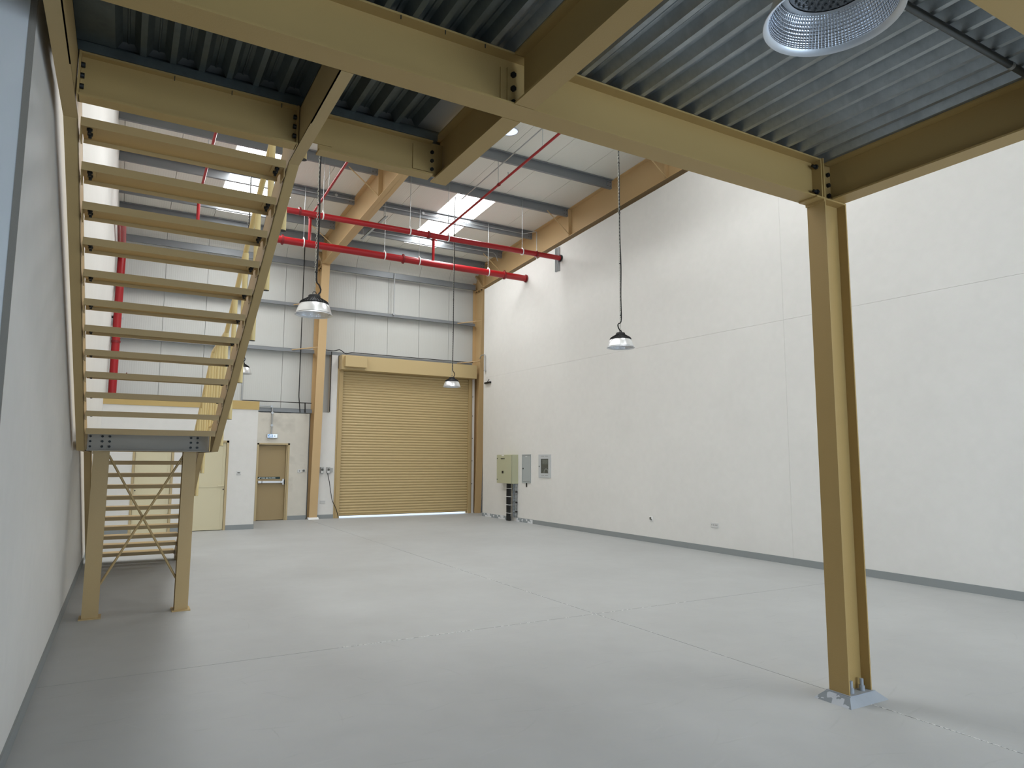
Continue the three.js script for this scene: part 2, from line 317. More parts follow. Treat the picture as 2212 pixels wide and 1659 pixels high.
{
  const p = struct('pavement', 'pale paving outside the shutter');
  part('paving', bx(-3, 13, -0.4, -0.03, -32, -19.62), std({ color: '#d6d4cd', roughness: 0.9 }), p);
}

// ------------------------------------------------------------------ doors
function plainDoor(name, x0, x1, label, handleSide, divider) {
  const d = struct(name, label), F = -16.95;
  part('door_frame', [bx(x0, x0 + 0.05, 0, 2.045, F - 0.12, F + 0.012), bx(x1 - 0.05, x1, 0, 2.045, F - 0.12, F + 0.012), bx(x0, x1, 1.995, 2.045, F - 0.12, F + 0.012)], M.doorFrame, d);
  const leaf = part('door_leaf', bx(x0 + 0.055, x1 - 0.055, 0.012, 1.99, F - 0.075, F - 0.035), M.doorCream, d);
  part('leaf_molding', [bx(x0 + 0.055, x0 + 0.115, 0.012, 1.99, F - 0.035, F - 0.027), bx(x1 - 0.115, x1 - 0.055, 0.012, 1.99, F - 0.035, F - 0.027), bx(x0 + 0.115, x1 - 0.115, 0.012, 0.075, F - 0.035, F - 0.027), ...(divider ? [bx(x0 + 0.115, x1 - 0.115, 0.975, 1.03, F - 0.035, F - 0.027)] : [])], M.doorCream, leaf);
  const hx = handleSide > 0 ? x1 - 0.075 : x0 + 0.085, s = handleSide > 0 ? -1 : 1;
  part('handle', [rbx(Math.min(hx, hx + s * 0.13), Math.max(hx, hx + s * 0.13), 1.0, 1.022, F + 0.012, F + 0.03, 0.008), cyl(hx, 1.011, F - 0.005, 0.012, 0.05, 'z')], M.doorCream, leaf);
  part('lock', cyl(hx, 0.925, F - 0.025, 0.014, 0.012, 'z'), M.boltDark, leaf);
}
plainDoor('door_2', 0.17, 0.98, 'cream door seen between the lower stair treads', -1, false);
plainDoor('door_3', 1.2, 2.11, 'cream door with divided panels right of the stairs', 1, true);
{
  const d = struct('door_1', 'tan fire exit door with push bar'), z = LOWWALL;
  part('door_frame', [bx(3.07, 3.115, 0, 2.052, z - 0.14, z + 0.008), bx(3.865, 3.91, 0, 2.052, z - 0.14, z + 0.008), bx(3.83, 3.865, 0, 2.015, z - 0.14, z - 0.03), bx(3.07, 3.91, 2.01, 2.052, z - 0.14, z + 0.008)], M.doorFrame, d);
  const leaf = part('door_leaf', bx(3.12, 3.825, 0.012, 1.995, z - 0.13, z - 0.085), M.doorTan, d);
  const bar_ = part('push_bar', [rbx(3.13, 3.72, 0.985, 1.045, z - 0.055, z - 0.015, 0.01), rbx(3.13, 3.2, 0.98, 1.05, z - 0.085, z - 0.02, 0.008)], M.aluMatt, leaf, { label: 'silver push bar' });
  part('bar_end', [rbx(3.7, 3.79, 0.985, 1.045, z - 0.085, z - 0.01, 0.01), rbx(3.755, 3.8, 0.94, 1.1, z - 0.085, z - 0.03, 0.008)], M.aluMatt, bar_);
  part('bar_gap', [bx(3.225, 3.24, 0.984, 1.046, z - 0.054, z - 0.0145), bx(3.8, 3.822, 0.96, 1.08, z - 0.085, z - 0.04)], M.black, bar_);
  const c = document.createElement('canvas'); c.width = 1024; c.height = 104; const q = c.getContext('2d');
  q.fillStyle = '#16302f'; q.fillRect(0, 0, 1024, 104); q.fillStyle = '#eef4f2'; q.font = 'bold 66px sans-serif'; q.textBaseline = 'middle'; q.fillText('PUSH BAR TO OPEN', 205, 56, 770);
  q.beginPath(); q.moveTo(78, 88); q.lineTo(70, 64); q.lineTo(110, 44); q.lineTo(150, 16); q.lineTo(166, 24); q.lineTo(160, 42); q.lineTo(126, 76); q.lineTo(96, 90); q.closePath(); q.fill();
  const t = new THREE.CanvasTexture(c); t.colorSpace = THREE.SRGBColorSpace;
  const pg = new THREE.PlaneGeometry(0.6, 0.062); pg.translate(3.405, 1.123, z - 0.0835);
  part('push_sign', pg, std({ map: t, roughness: 0.5 }), leaf, { keepUv: true, label: 'dark green sign reading PUSH BAR TO OPEN' });
}
{
  const t = thing('exit_sign', 'small glowing blue and white exit sign above the fire door', 'sign', [3.435, 2.185, LOWWALL]);
  const z = LOWWALL;
  part('housing', rbx(3.297, 3.575, 2.183, 2.3, z, z + 0.045, 0.02), M.isolator, t);
  const c = document.createElement('canvas'); c.width = 512; c.height = 208; const q = c.getContext('2d');
  q.fillStyle = '#dfefff'; q.fillRect(0, 0, 512, 208); q.fillStyle = '#2d6fae'; q.fillRect(36, 20, 236, 168);
  q.strokeStyle = '#f2fbff'; q.fillStyle = '#f2fbff'; q.lineCap = 'round'; q.lineWidth = 22;
  q.beginPath(); q.arc(160, 42, 17, 0, 7); q.fill();
  q.beginPath(); q.moveTo(150, 72); q.lineTo(132, 118); q.lineTo(168, 140); q.lineTo(158, 178); q.moveTo(132, 118); q.lineTo(92, 140); q.lineTo(62, 132); q.moveTo(150, 76); q.lineTo(196, 92); q.lineTo(214, 76); q.moveTo(148, 76); q.lineTo(104, 74); q.lineTo(84, 104); q.stroke();
  q.fillRect(206, 22, 34, 164); q.fillStyle = '#1d548f'; q.fillRect(244, 20, 28, 168);
  q.fillStyle = '#e9f7ff'; q.fillRect(300, 20, 150, 168); q.fillStyle = '#274f7c'; q.beginPath(); q.moveTo(318, 104); q.lineTo(372, 52); q.lineTo(372, 86); q.lineTo(432, 86); q.lineTo(432, 122); q.lineTo(372, 122); q.lineTo(372, 156); q.closePath(); q.fill();
  const tx = new THREE.CanvasTexture(c); tx.colorSpace = THREE.SRGBColorSpace;
  const pg = new THREE.PlaneGeometry(0.25, 0.096); pg.translate(3.436, 2.2415, z + 0.0465);
  part('sign_face', pg, new THREE.MeshStandardMaterial({ map: tx, emissiveMap: tx, emissive: '#ffffff', emissiveIntensity: 0.45, roughness: 0.4 }), t, { keepUv: true, label: 'backlit pictogram of a running figure and an arrow' });
}

// ------------------------------------------------------------------ portal frames, purlins, girts
const raftBot = (z) => 7.03 + 0.053 * (z + 18.53);
function steelColumn(xc, label, base) {
  const t = thing('steel_column', label, 'column', [xc, 0, -19.0]), w = 0.11;
  const front = [[-18.97, 0], [-18.53, 7.03]];
  part('web', prismX([[-19.2, 0], [-18.97, 0], [-18.53, 7.03], [-18.53, 7.7], [-19.2, 7.6]], xc - 0.005, xc + 0.005), M.frameTan, t);
  part('flange', prismX([[-18.97, 0], [-18.955, 0], [-18.515, 7.03], [-18.53, 7.03]], xc - w, xc + w), M.frameTan, t);
  part('flange', bx(xc - w, xc + w, 0, 7.6, -19.215, -19.2), M.frameTan, t);
  part('knee_plate', [bx(xc - w, xc + w, 7.0, 7.016, -19.2, -18.5), prismX([[-19.15, 7.55], [-19.12, 7.58], [-18.56, 7.06], [-18.59, 7.03]], xc - w + 0.005, xc - 0.006)], M.frameTan, t);
  part('splice_line', bx(xc - w - 0.001, xc + w + 0.001, 2.98, 2.986, -18.79, -18.768), M.frameTan, t);
  part('bolt', [-19.05, -18.9, -18.7].map((z) => [hexBolt(xc - 0.06, 6.99, z, 'y', 0.018, 0.03), hexBolt(xc + 0.06, 6.99, z, 'y', 0.018, 0.03)]), M.boltDark, t);
  if (base) part('grout_foot', prismX([[-19.05, 0], [-18.86, 0], [-18.93, 0.05], [-19.04, 0.05]], xc - w - 0.03, xc + w + 0.03), std({ color: '#e6e8e8', roughness: 0.7 }), t, { label: 'white grout at the foot' });
}
steelColumn(4.58, 'tapered tan steel column between the exit door and the shutter', true);
steelColumn(9.6, 'tapered tan steel column behind the end of the tall white wall', false);
function rafter(xc, label, braces) {
  const t = thing('rafter', label, 'rafter', [xc, 7.0, -8]), w = 0.11, end = FRONT_Z - 0.1;
  part('web', prismX([[-18.53, 7.03], [end, raftBot(end)], [end, roofY(end) - 0.012], [-18.53, roofY(-18.53) - 0.012]], xc - 0.005, xc + 0.005), M.frameTan, t);
  part('bottom_flange', prismX([[-18.53, 7.03], [end, raftBot(end)], [end, raftBot(end) + 0.014], [-18.53, 7.044]], xc - w, xc + w), M.frameTan, t);
  part('top_flange', prismX([[-18.53, roofY(-18.53) - 0.018], [end, roofY(end) - 0.018], [end, roofY(end) - 0.004], [-18.53, roofY(-18.53) - 0.004]], xc - w, xc + w), M.frameTan, t);
  part('end_plate', bx(xc - w, xc + w, 7.02, roofY(-18.5), -18.53, -18.515), M.frameTan, t);
  for (const z of braces) part('flange_brace', bar([xc - 0.78, roofY(z) - 0.19, z + 0.06], [xc - 0.1, raftBot(z) + 0.03, z + 0.06], 0.012, 6), M.frameTan, t);
  for (const z of [-13.8, -10.25]) part('stiffener', bx(xc - w + 0.01, xc - 0.005, raftBot(z) + 0.014, roofY(z) - 0.02, z - 0.005, z + 0.005), M.frameTan, t);
}
rafter(4.58, 'tan steel rafter above the shutter column running towards the mezzanine', [-17.27, -13.8, -10.25]);
rafter(9.6, 'tan steel rafter along the top of the tall white wall', [-17.27, -13.8, -10.25]);
const PURLINS = [[-18.4, 'at the eave'], [-17.27, 'second from the back wall'], [-15.55, 'third from the back wall'], [-13.8, 'fourth from the back wall'], [-12.0, 'fifth from the back wall'], [-10.25, 'sixth from the back wall'], [-4.9, 'over the mezzanine edge']];
for (const [x0, x1, bay] of [[LX + 0.002, 4.468, 'in the stair bay'], [4.692, 9.488, 'in the shutter bay']])
  for (const [z, where] of PURLINS) {
    const y = roofY(z) - 0.006, t = thing('purlin', `grey steel roof purlin ${where} ${bay}`, 'purlin', [(x0 + x1) / 2, y - 0.2, z], 'roof purlins');
    part('purlin_section', [bx(x0, x1, y - 0.2, y, z - 0.002, z + 0.002), bx(x0, x1, y - 0.004, y, z, z + 0.065), bx(x0, x1, y - 0.2, y - 0.196, z - 0.065, z), bx(x0, x1, y - 0.196, y - 0.182, z - 0.065, z - 0.061), bx(x0, x1, y - 0.02, y - 0.004, z + 0.061, z + 0.065)], M.primer, t);
    each('end_cleat', [bx(x1 - 0.16, x1 - 0.005, y - 0.19, y - 0.02, z + 0.002, z + 0.008), bx(x0 + 0.005, x0 + 0.16, y - 0.19, y - 0.02, z + 0.002, z + 0.008)], M.primer, t);
    part('bolt', [x1 - 0.12, x1 - 0.05].map((x) => [y - 0.06, y - 0.15].map((yy) => hexBolt(x, yy, z + 0.012, 'z', 0.012, 0.01))), M.bolt, t).userData.kind = 'stuff';
  }
for (const [y0, h, where] of [[7.05, 0.17, 'at the eave of the back wall'], [5.87, 0.085, 'high on the back wall'], [4.575, 0.095, 'level with the shutter hood'], [2.9, 0.1, 'on top of the block wall']])
  for (const [x0, x1, bay] of [[LX, 4.47, 'left of the tan column'], [4.69, y0 < 3 ? 4.95 : y0 < 5 ? 9.4 : 9.5, 'right of the tan column']]) {
    if (y0 < 3 && x0 > 4) continue;
    solo('girt', [bx(x0, x1, y0, y0 + h, LOWWALL - 0.012, LOWWALL - 0.008), bx(x0, x1, y0 + h - 0.004, y0 + h, BACK, LOWWALL - 0.008), bx(x0, x1, y0 + 0.0, y0 + 0.004, LOWWALL - 0.06, LOWWALL - 0.012), bx(x0, x1, y0 + h, y0 + h + 0.02, BACK, BACK + 0.004)], M.primer, `grey steel wall girt ${where} ${bay}`, 'girt', 'wall girts');
  }
for (const [xc, n] of [[4.58, 'tan column by the exit door'], [9.6, 'tan column behind the white wall']])
  for (const [y, which] of [[5.9, 'upper'], [4.63, 'lower']])
    solo('girt_brace', bar([xc - 0.72, y, -19.06], [xc - 0.11, y + 0.07, -18.53 - 0.44 * (1 - y / 7.03)], 0.016, 6), M.frameTan, `thin tan ${which} brace tying a girt to the ${n}`, 'brace');

// ------------------------------------------------------------------ roller shutter
{
  const t = thing('roller_shutter', 'large tan slatted roller shutter door nearly closed', 'shutter', [7.295, 0, -19.1]);
  const prof = [], back = []; const P = 0.078; for (let i = 0; i <= 8; i++) { const v = i / 8; prof.push([-19.1 + 0.017 * Math.sin(Math.PI * Math.min(1, v / 0.86)) ** 0.8 - (v > 0.86 ? 0.004 : 0), v * P]); back.unshift([-19.112, v * P]); }
  const g0 = uvMetres(prismX([...prof, ...back], 5.285, 9.305)); g0.translate(-7.295, 0, 19.1);
  const N = 52; for (let k = 0; k < N; k++) { const m = new THREE.Mesh(g0, M.shutter); m.name = 'slat'; m.position.y = 0.1 + k * P; m.castShadow = m.receiveShadow = true; t.add(m); }
  part('bottom_rail', [bx(5.285, 9.305, 0.062, 0.1, -19.115, -19.085)], M.shutterGuide, t);
  part('rubber_seal', bx(5.285, 9.305, 0.05, 0.062, -19.108, -19.092), M.blackRubber, t);
  for (const [a, b, c, d] of [[5.15, 5.19, 5.19, 5.305], [9.37, 9.41, 9.285, 9.37]]) {
    const gr = part('guide_rail', [bx(c, d, 0, 4.2, -19.06, -19.01), bx(c, d, 0, 4.2, -19.2, -19.13)], M.shutterGuide, t);
    part('guide_angle', bx(a, b, 0, 4.2, -19.2, -19.03), M.shutterGuide, gr);
  }
  const hood = part('hood', rbx(5.175, 9.43, 4.15, 4.565, -19.12, -18.75, 0.004), M.shutter, t);
  part('hood_seam', [bx(5.9, 5.905, 4.15, 4.565, -18.751, -18.7485)], M.shutterGuide, hood);
  part('motor_cover', rbx(5.235, 5.86, 4.215, 4.52, -18.76, -18.59, 0.006), M.shutter, t);
  part('guide_bolt', [0.9, 1.6, 2.3, 3.0, 3.6].map((y) => cyl(9.425, y, -19.02, 0.012, 0.01, 'z', 8)), M.boltDark, t);
}

// ------------------------------------------------------------------ mezzanine steel
const BY = 3.507, TY = 3.805;                                     // underside and top of the mezzanine beams
const colX0 = 4.293, colX1 = 4.54, colZ = -3.048;
{
  const t = thing('mezzanine_column', 'tan steel column carrying the mezzanine corner on a grey plinth', 'column', [4.4165, 0, colZ]);
  const y0 = 0.057;
  part('flange', bx(colX0, colX0 + 0.011, y0, TY, colZ - 0.075, colZ + 0.073), M.mezzTan, t);
  part('flange', bx(colX1 - 0.011, colX1, y0, BY, colZ - 0.075, colZ + 0.073), M.mezzTan, t);
  part('web', bx(colX0 + 0.011, colX1 - 0.011, y0, TY, colZ - 0.005, colZ + 0.005), M.mezzTan, t);
  part('cap_plate', [bx(colX0 + 0.011, colX1 - 0.002, BY - 0.014, BY - 0.002, colZ + 0.005, colZ + 0.074), bx(colX0 + 0.011, colX1 - 0.002, BY - 0.014, BY - 0.002, colZ - 0.075, colZ - 0.005)], M.mezzTan, t);
  part('seat_angle', [bx(colX0 - 0.085, colX0, BY - 0.012, BY - 0.001, colZ - 0.08, colZ + 0.075), bx(colX0 - 0.01, colX0, BY - 0.03, BY - 0.012, colZ - 0.08, colZ + 0.075)], M.mezzTan, t);
  const plinth = part('base_plate', bx(colX0 - 0.012, colX1 + 0.012, 0.05, 0.058, colZ - 0.09, colZ + 0.09), M.grout, t);
  for (const x of [4.355, 4.472]) { const b = part('anchor_bolt', [hexBolt(x, 0.074, colZ + 0.045, 'y', 0.021, 0.034), cyl(x, 0.108, colZ + 0.045, 0.0125, 0.055, 'y', 12)], M.grout, t); b.userData.label = 'grey painted anchor bolt'; }
  // grout haunch: a low truncated pyramid
  const q = (x0, x1, z0, z1, y) => [[x0, y, z0], [x1, y, z0], [x1, y, z1], [x0, y, z1]], lo = q(4.212, 4.622, -3.19, -2.91, 0), hi = q(colX0 - 0.02, colX1 + 0.02, colZ - 0.09, colZ + 0.09, 0.051);
  const face = (a, b, c, d) => { const g = new THREE.BufferGeometry(); g.setAttribute('position', new THREE.Float32BufferAttribute([...a, ...b, ...c, ...a, ...c, ...d], 3)); g.computeVertexNormals(); return g; };
  const f = [0, 1, 2, 3].map((i) => face(lo[(i + 1) % 4], lo[i], hi[i], hi[(i + 1) % 4]));
  part('plinth', [f[0], f[1], f[2], face(hi[3], hi[2], hi[1], hi[0])], M.grout, t, { label: 'grey painted grout plinth' });
  part('plinth_side', f[3], M.groutChipped, t, { label: 'chipped grey and white plinth side' });
}
{
  const t = thing('mezzanine_beam', 'long tan steel beam crossing the picture from upper left to the column', 'beam', [2, BY, -3.065]);
  part('i_section', beamX(-3.2, colX0 - 0.013, BY, TY, -3.065, 0.15), M.mezzTan, t);
  part('end_plate', bx(colX0 - 0.013, colX0 - 0.001, BY + 0.002, TY, -3.135, -2.985), M.mezzTan, t);
  each('bolt', [3.56, 3.75].map((y) => mergeGeometries([uvMetres(hexBolt(colX0 - 0.02, y, -3.02, 'x', 0.018, 0.016)), uvMetres(cyl(colX0 - 0.04, y, -3.02, 0.011, 0.04, 'x'))])), M.boltDark, t);
  part('weld_stub', [1.06, 1.3, 1.53].map((x) => bx(x, x + 0.004, 3.772, 3.794, -2.992, -2.988)), M.boltDark, t);
  part('stiffener', bx(1.66, 1.725, BY + 0.011, 3.74, -3.061, -3.052), M.mezzTan, t);
}
function jointedBeamZ(label, xc, w, z0, z1, boltZ, boltSide, y1 = TY) {
  const t = thing('mezzanine_beam', label, 'beam', [xc, BY, (z0 + z1) / 2]);
  part('i_section', beamZ(z0, z1, BY, y1, xc, w), M.mezzTan, t);
  if (boltZ !== null) {
    part('end_plate', bx(xc - 0.075, xc + 0.075, BY + 0.012, 3.745, boltZ - 0.005, boltZ + 0.006), M.mezzTan, t);
    each('bolt', [3.545, 3.625, 3.705].map((y) => hexBolt(xc - 0.042 * boltSide, y, boltZ + 0.014, 'z', 0.0165, 0.016)), M.boltDark, t);
  }
  return t;
}
jointedBeamZ('tan steel beam running overhead from the long beam past the near lamp', 1.773, 0.124, -2.985, FRONT_Z, -3.05, 1);
{ // its coped haunch at the long beam
}
jointedBeamZ('short tan steel beam cantilevered beyond the long beam', 1.78, 0.116, -4.172, -3.145, null, 1);
{
  const t = jointedBeamZ('tan steel beam from the column top towards the right edge', 4.452, 0.15, -3.03, FRONT_Z, null, 1);
  part('end_plate', bx(4.305, 4.53, BY + 0.005, TY - 0.04, -3.042, -3.032), M.mezzTan, t);
  each('bolt', [3.56, 3.64, 3.72].map((y) => hexBolt(4.414, y, -3.024, 'z', 0.017, 0.018)), M.boltDark, t);
}
{
  const t = thing('mezzanine_beam', 'tan steel cross beam in the top right corner', 'beam', [3.1, BY, -1.255]);
  part('i_section', beamX(1.835, 4.378, BY, TY, -1.255, 0.15), M.mezzTan, t);
}
{
  const t = thing('mezzanine_beam', 'tan steel header beam above the top stair tread', 'beam', [0.24, BY, -4.1]);
  part('i_section', beamX(-0.325, 0.8, BY, 3.752, -4.1, 0.09), M.mezzTan, t);
  each('end_plate', [bx(-0.331, -0.321, BY, 3.752, -4.145, -4.05), bx(0.796, 0.806, BY, 3.752, -4.145, -4.05)], M.mezzTan, t);
  each('bolt', [-0.312, 0.787].map((x) => [3.565, 3.625, 3.685].map((y) => cyl(x, y, -4.075, 0.014, 0.02, 'x', 6))), M.boltDark, t);
  part('weld_stub', [0.12, 0.42, 0.7].map((x) => bx(x, x + 0.004, 3.715, 3.742, -4.058, -4.054)), M.boltDark, t);
}
{
  const t = thing('mezzanine_beam', 'tan steel header beam between the stair stringer and the cantilevered beam', 'beam', [1.3, BY, -4.1]);
  part('i_section', [...beamX(0.935, 1.69, BY, 3.752, -4.1, 0.09), bx(0.9, 0.935, BY + 0.06, 3.752, -4.104, -4.096), bx(1.69, 1.775, BY + 0.012, 3.752, -4.104, -4.096)], M.mezzTan, t);
  each('splice_plate', [bx(0.9, 1.02, BY + 0.05, 3.72, -4.096, -4.089), bx(1.56, 1.722, BY + 0.035, 3.715, -4.096, -4.087)], M.mezzTan, t);
  each('bolt', [3.56, 3.62, 3.68].map((y) => hexBolt(1.695, y, -4.082, 'z', 0.013, 0.014)), M.boltDark, t);
}
solo('edge_closer', bx(-0.45, 1.72, 3.754, 3.806, -4.14, -4.05), M.deckDirty, 'dark grey metal edge strip on top of the stair header beam', 'edge strip');
{
  const t = thing('metal_deck', 'dark galvanised trapezoidal metal deck of the mezzanine', 'deck', [2.2, 3.807, 0]);
  const p = 0.1468, h = 0.055, y0 = 3.807; let x = -0.2, k = 0;
  const sheet = (x0, n, z0, z1) => {
    const pos = [], uv = []; const pts = [];
    for (let i = 0; i < n; i++) { const a = x0 + i * p; pts.push([a, y0], [a + 0.03, y0], [a + 0.06, y0 + h], [a + 0.082, y0 + h], [a + 0.086, y0 + h - 0.006], [a + 0.092, y0 + h - 0.006], [a + 0.096, y0 + h], [a + 0.1168, y0 + h]); } pts.push([x0 + n * p, y0]);
    for (let i = 0; i + 1 < pts.length; i++) { const [a, b] = pts[i], [c, d] = pts[i + 1]; pos.push(a, b, z0, a, b, z1, c, d, z1, a, b, z0, c, d, z1, c, d, z0); }
    const g = new THREE.BufferGeometry(); g.setAttribute('position', new THREE.Float32BufferAttribute(pos, 3)); g.computeVertexNormals();
    return g;
  };
  while (x < 4.5) { const n = Math.min(6, Math.round((4.56 - x) / p)); if (n < 1) break; const xe = x + n * p, beyond = x + 0.3 < 1.72; part('deck_sheet', sheet(x, n, beyond ? -4.055 : -3.07, FRONT_Z - 0.01), beyond ? M.deckDirty : M.deck, t); x = xe; k++; }
  part('flat_sheet', [bx(-0.45, -0.2, 3.81, 3.812, -4.055, -3.5), bx(-0.45, -0.2, 3.81, 3.812, -3.5, FRONT_Z - 0.01)], M.deckDirty, t, { label: 'flat stained sheet along the wall' });
  part('edge_form', [bx(-0.455, 1.84, 3.754, 3.97, -4.148, -4.142), bx(1.84, 4.54, 3.806, 3.97, -3.145, -3.139)], M.deckDirty, t);
  const s = struct('floor_mezzanine', 'concrete topping of the mezzanine');
  part('slab', [bx(-0.455, 1.79, 3.866, 3.97, -4.14, -3.5), bx(-0.455, 1.79, 3.866, 3.97, -3.5, -3.07), bx(-0.455, 4.54, 3.866, 3.97, -3.07, FRONT_Z), bx(-3.2, -0.455, 3.812, 3.97, -3.5, FRONT_Z)], M.concrete, s);
}
{
  const t = thing('conduit', 'dark steel conduit tube under the metal deck at upper right', 'conduit', [3.1, 3.77, -1.69]);
  part('tube', bar([1.84, 3.782, -1.69], [4.378, 3.782, -1.69], 0.019, 14), std({ color: '#5c6163', roughness: 0.4, metalness: 0.8 }), t);
  part('saddle', [2.4, 4.12].map((x) => cyl(x, 3.782, -1.69, 0.022, 0.03, 'x', 14)), M.galv, t);
}

// ------------------------------------------------------------------ staircase
{
  const t = thing('steel_staircase', 'open-riser tan steel staircase with a mid landing on two posts', 'staircase', [0.24, 0, -8.2]);
  const xi = 0.811, xo = 0.879, wi = -0.338, wo = -0.408;
  const upBot = [[-3.145, BY], [-4.36, BY], [-7.93, 1.686], [-8.06, 1.686]], upTop = [[-8.06, 1.93], [-7.7, 2.075], [-4.42, 3.75], [-3.145, 3.75]];
  const loBot = [[-8.16, 1.686], [-9.36, 1.686], [-12.35, 0.0]], loTop = [[-12.55, 0], [-12.55, 0.14], [-9.42, 1.9], [-8.16, 1.9]];
  for (const [a, b] of [[xi, xo], [wi, wo]]) for (const [bot, top] of [[upBot, upTop], [loBot, loTop]]) {
    const s = Math.sign(b - a), st = part('stringer', prismX([...bot, ...top], a, a + s * 0.006), M.stairTan, t);
    part('flange', [...stripX(bot, 0.008, a, b), ...stripX(top.slice(bot === loBot ? 1 : 0).map(([z, y]) => [z, y - 0.008]), 0.008, a, b)], M.stairTan, st);
  }
  const tread = (y, zb, depth = 0.3, cleats = true) => {
    const x0 = -0.323, x1 = 0.793, zf = zb - depth;
    const tr = part('tread', [bx(x0, x1, y - 0.005, y, zf, zb), bx(x0, x1, y - 0.05, y - 0.005, zb - 0.005, zb), bx(x0, x1, y - 0.03, y - 0.005, zf, zf + 0.005)], M.stairTan, t);
    if (!cleats) return tr;
    for (const [x, s] of [[x0 - 0.006, 1], [x1 + 0.01, -1]]) {
      const zc = zb - 0.14;
      part('cleat', [bx(Math.min(x, x + s * 0.075), Math.max(x, x + s * 0.075), y - 0.013, y - 0.006, zc - 0.07, zc + 0.055), bx(Math.min(x, x + s * 0.006), Math.max(x, x + s * 0.006), y - 0.075, y - 0.013, zc - 0.07, zc + 0.055)], M.stairTan, tr);
      each('bolt', [-0.04, 0.025].map((d) => mergeGeometries([uvMetres(hexBolt(x + s * 0.045, y - 0.02, zc + d, 'y', 0.016, 0.014)), uvMetres(cyl(x + s * 0.045, y - 0.034, zc + d, 0.009, 0.02, 'y', 8))])), M.boltDark, tr);
    }
    return tr;
  };
  tread(3.659, -4.15, 0.2, false);
  for (let k = 0; k < 11; k++) tread(3.512 - 0.1474 * k, -4.332 - 0.2891 * k);
  for (let k = 0; k < 11; k++) tread(1.9 - 0.1584 * (k + 1), -9.5 - 0.28 * k, 0.29);
  part('landing_plate', [bx(-0.325, 0.8, 1.886, 1.891, -9.52, -7.512), bx(-0.325, 0.8, 1.835, 1.886, -7.517, -7.512), bx(-0.325, 0.8, 1.835, 1.886, -9.52, -9.515)], M.stairTan, t);
  part('landing_joist', [bx(-0.325, 0.8, 1.84, 1.886, -8.6, -8.595), bx(-0.325, 0.8, 1.84, 1.886, -9.0, -8.995)], M.stairTan, t);
  const lb = part('landing_beam', [bx(-0.33, 0.805, 1.686, 1.694, -8.17, -8.05), bx(-0.33, 0.805, 1.872, 1.88, -8.17, -8.07), bx(-0.33, 0.805, 1.694, 1.872, -8.14, -8.132)], M.greyTan, t, { label: 'greyish landing beam with bolt groups' });
  each('bolt', [-0.2, -0.135, 0.625, 0.69].map((x) => [1.73, 1.782, 1.834].map((y) => hexBolt(x, y, -8.126, 'z', 0.013, 0.014))).concat([1.73, 1.782, 1.834].map((y) => hexBolt(-0.305, y, -8.126, 'z', 0.012, 0.012))), M.boltDark, lb);
  for (const [a, b] of [[-0.274, -0.13], [0.562, 0.692]]) {
    const leg = part('leg', [bx(a, b, 0.012, 1.686, -8.205, -8.195), bx(a, b, 0.012, 1.686, -8.345, -8.335), bx((a + b) / 2 - 0.004, (a + b) / 2 + 0.004, 0.012, 1.686, -8.335, -8.205)], M.stairTan, t);
    part('base_plate', bx(a - 0.025, b + 0.025, 0, 0.012, -8.38, -8.165), M.stairTan, leg);
  }
  part('brace', bar([-0.134, 1.64, -8.275], [0.566, 0.335, -8.275], 0.0125), M.stairTan, t);
  part('brace', bar([0.566, 1.64, -8.25], [-0.134, 0.33, -8.25], 0.0125), M.stairTan, t);
  // guard rail on the open side: posts fixed outside the stringer, hand rail and mid rails
  const posts = [[3.56, -4.37], [3.26, -4.97], [2.943, -5.553], [2.626, -6.13], [2.319, -6.747], [2.007, -7.36], [1.75, -7.95], [1.70, -8.55], [1.70, -9.15], [1.426, -9.76], [1.104, -10.4], [0.79, -11.0], [0.47, -11.6], [0.16, -12.2]];
  for (const [y, z] of posts) { const p = part('rail_post', [bar([0.905, y, z], [0.905, y + 1.25, z], 0.024, 12)], M.cream, t, { label: 'cream tubular rail post' }); part('post_cap', cyl(0.905, y - 0.001, z, 0.0245, 0.002, 'y', 12), M.boltDark, p); }
  const railLine = (h) => [[3.56 + h, -4.37], [1.75 + h, -7.95], [1.70 + h, -9.2], [0.16 + h, -12.2]];
  { const L = railLine(1.25), gs = []; for (let i = 0; i + 1 < L.length; i++) gs.push(bar([0.905, ...L[i]], [0.905, ...L[i + 1]], 0.024, 12)); part('hand_rail', gs, M.cream, t); }
  { const L = railLine(0.3), gs = []; for (let i = 0; i + 1 < L.length; i++) gs.push(bar([0.905, ...L[i]], [0.905, ...L[i + 1]], 0.016, 10)); part('lower_rail', gs, M.cream, t); }
  for (let i = 6; i + 1 < posts.length; i++) { const y = (posts[i][0] + posts[i + 1][0]) / 2, z = (posts[i][1] + posts[i + 1][1]) / 2; part('baluster', bar([0.905, y + 0.3, z], [0.905, y + 1.25, z], 0.02, 10), M.cream, t); }
}

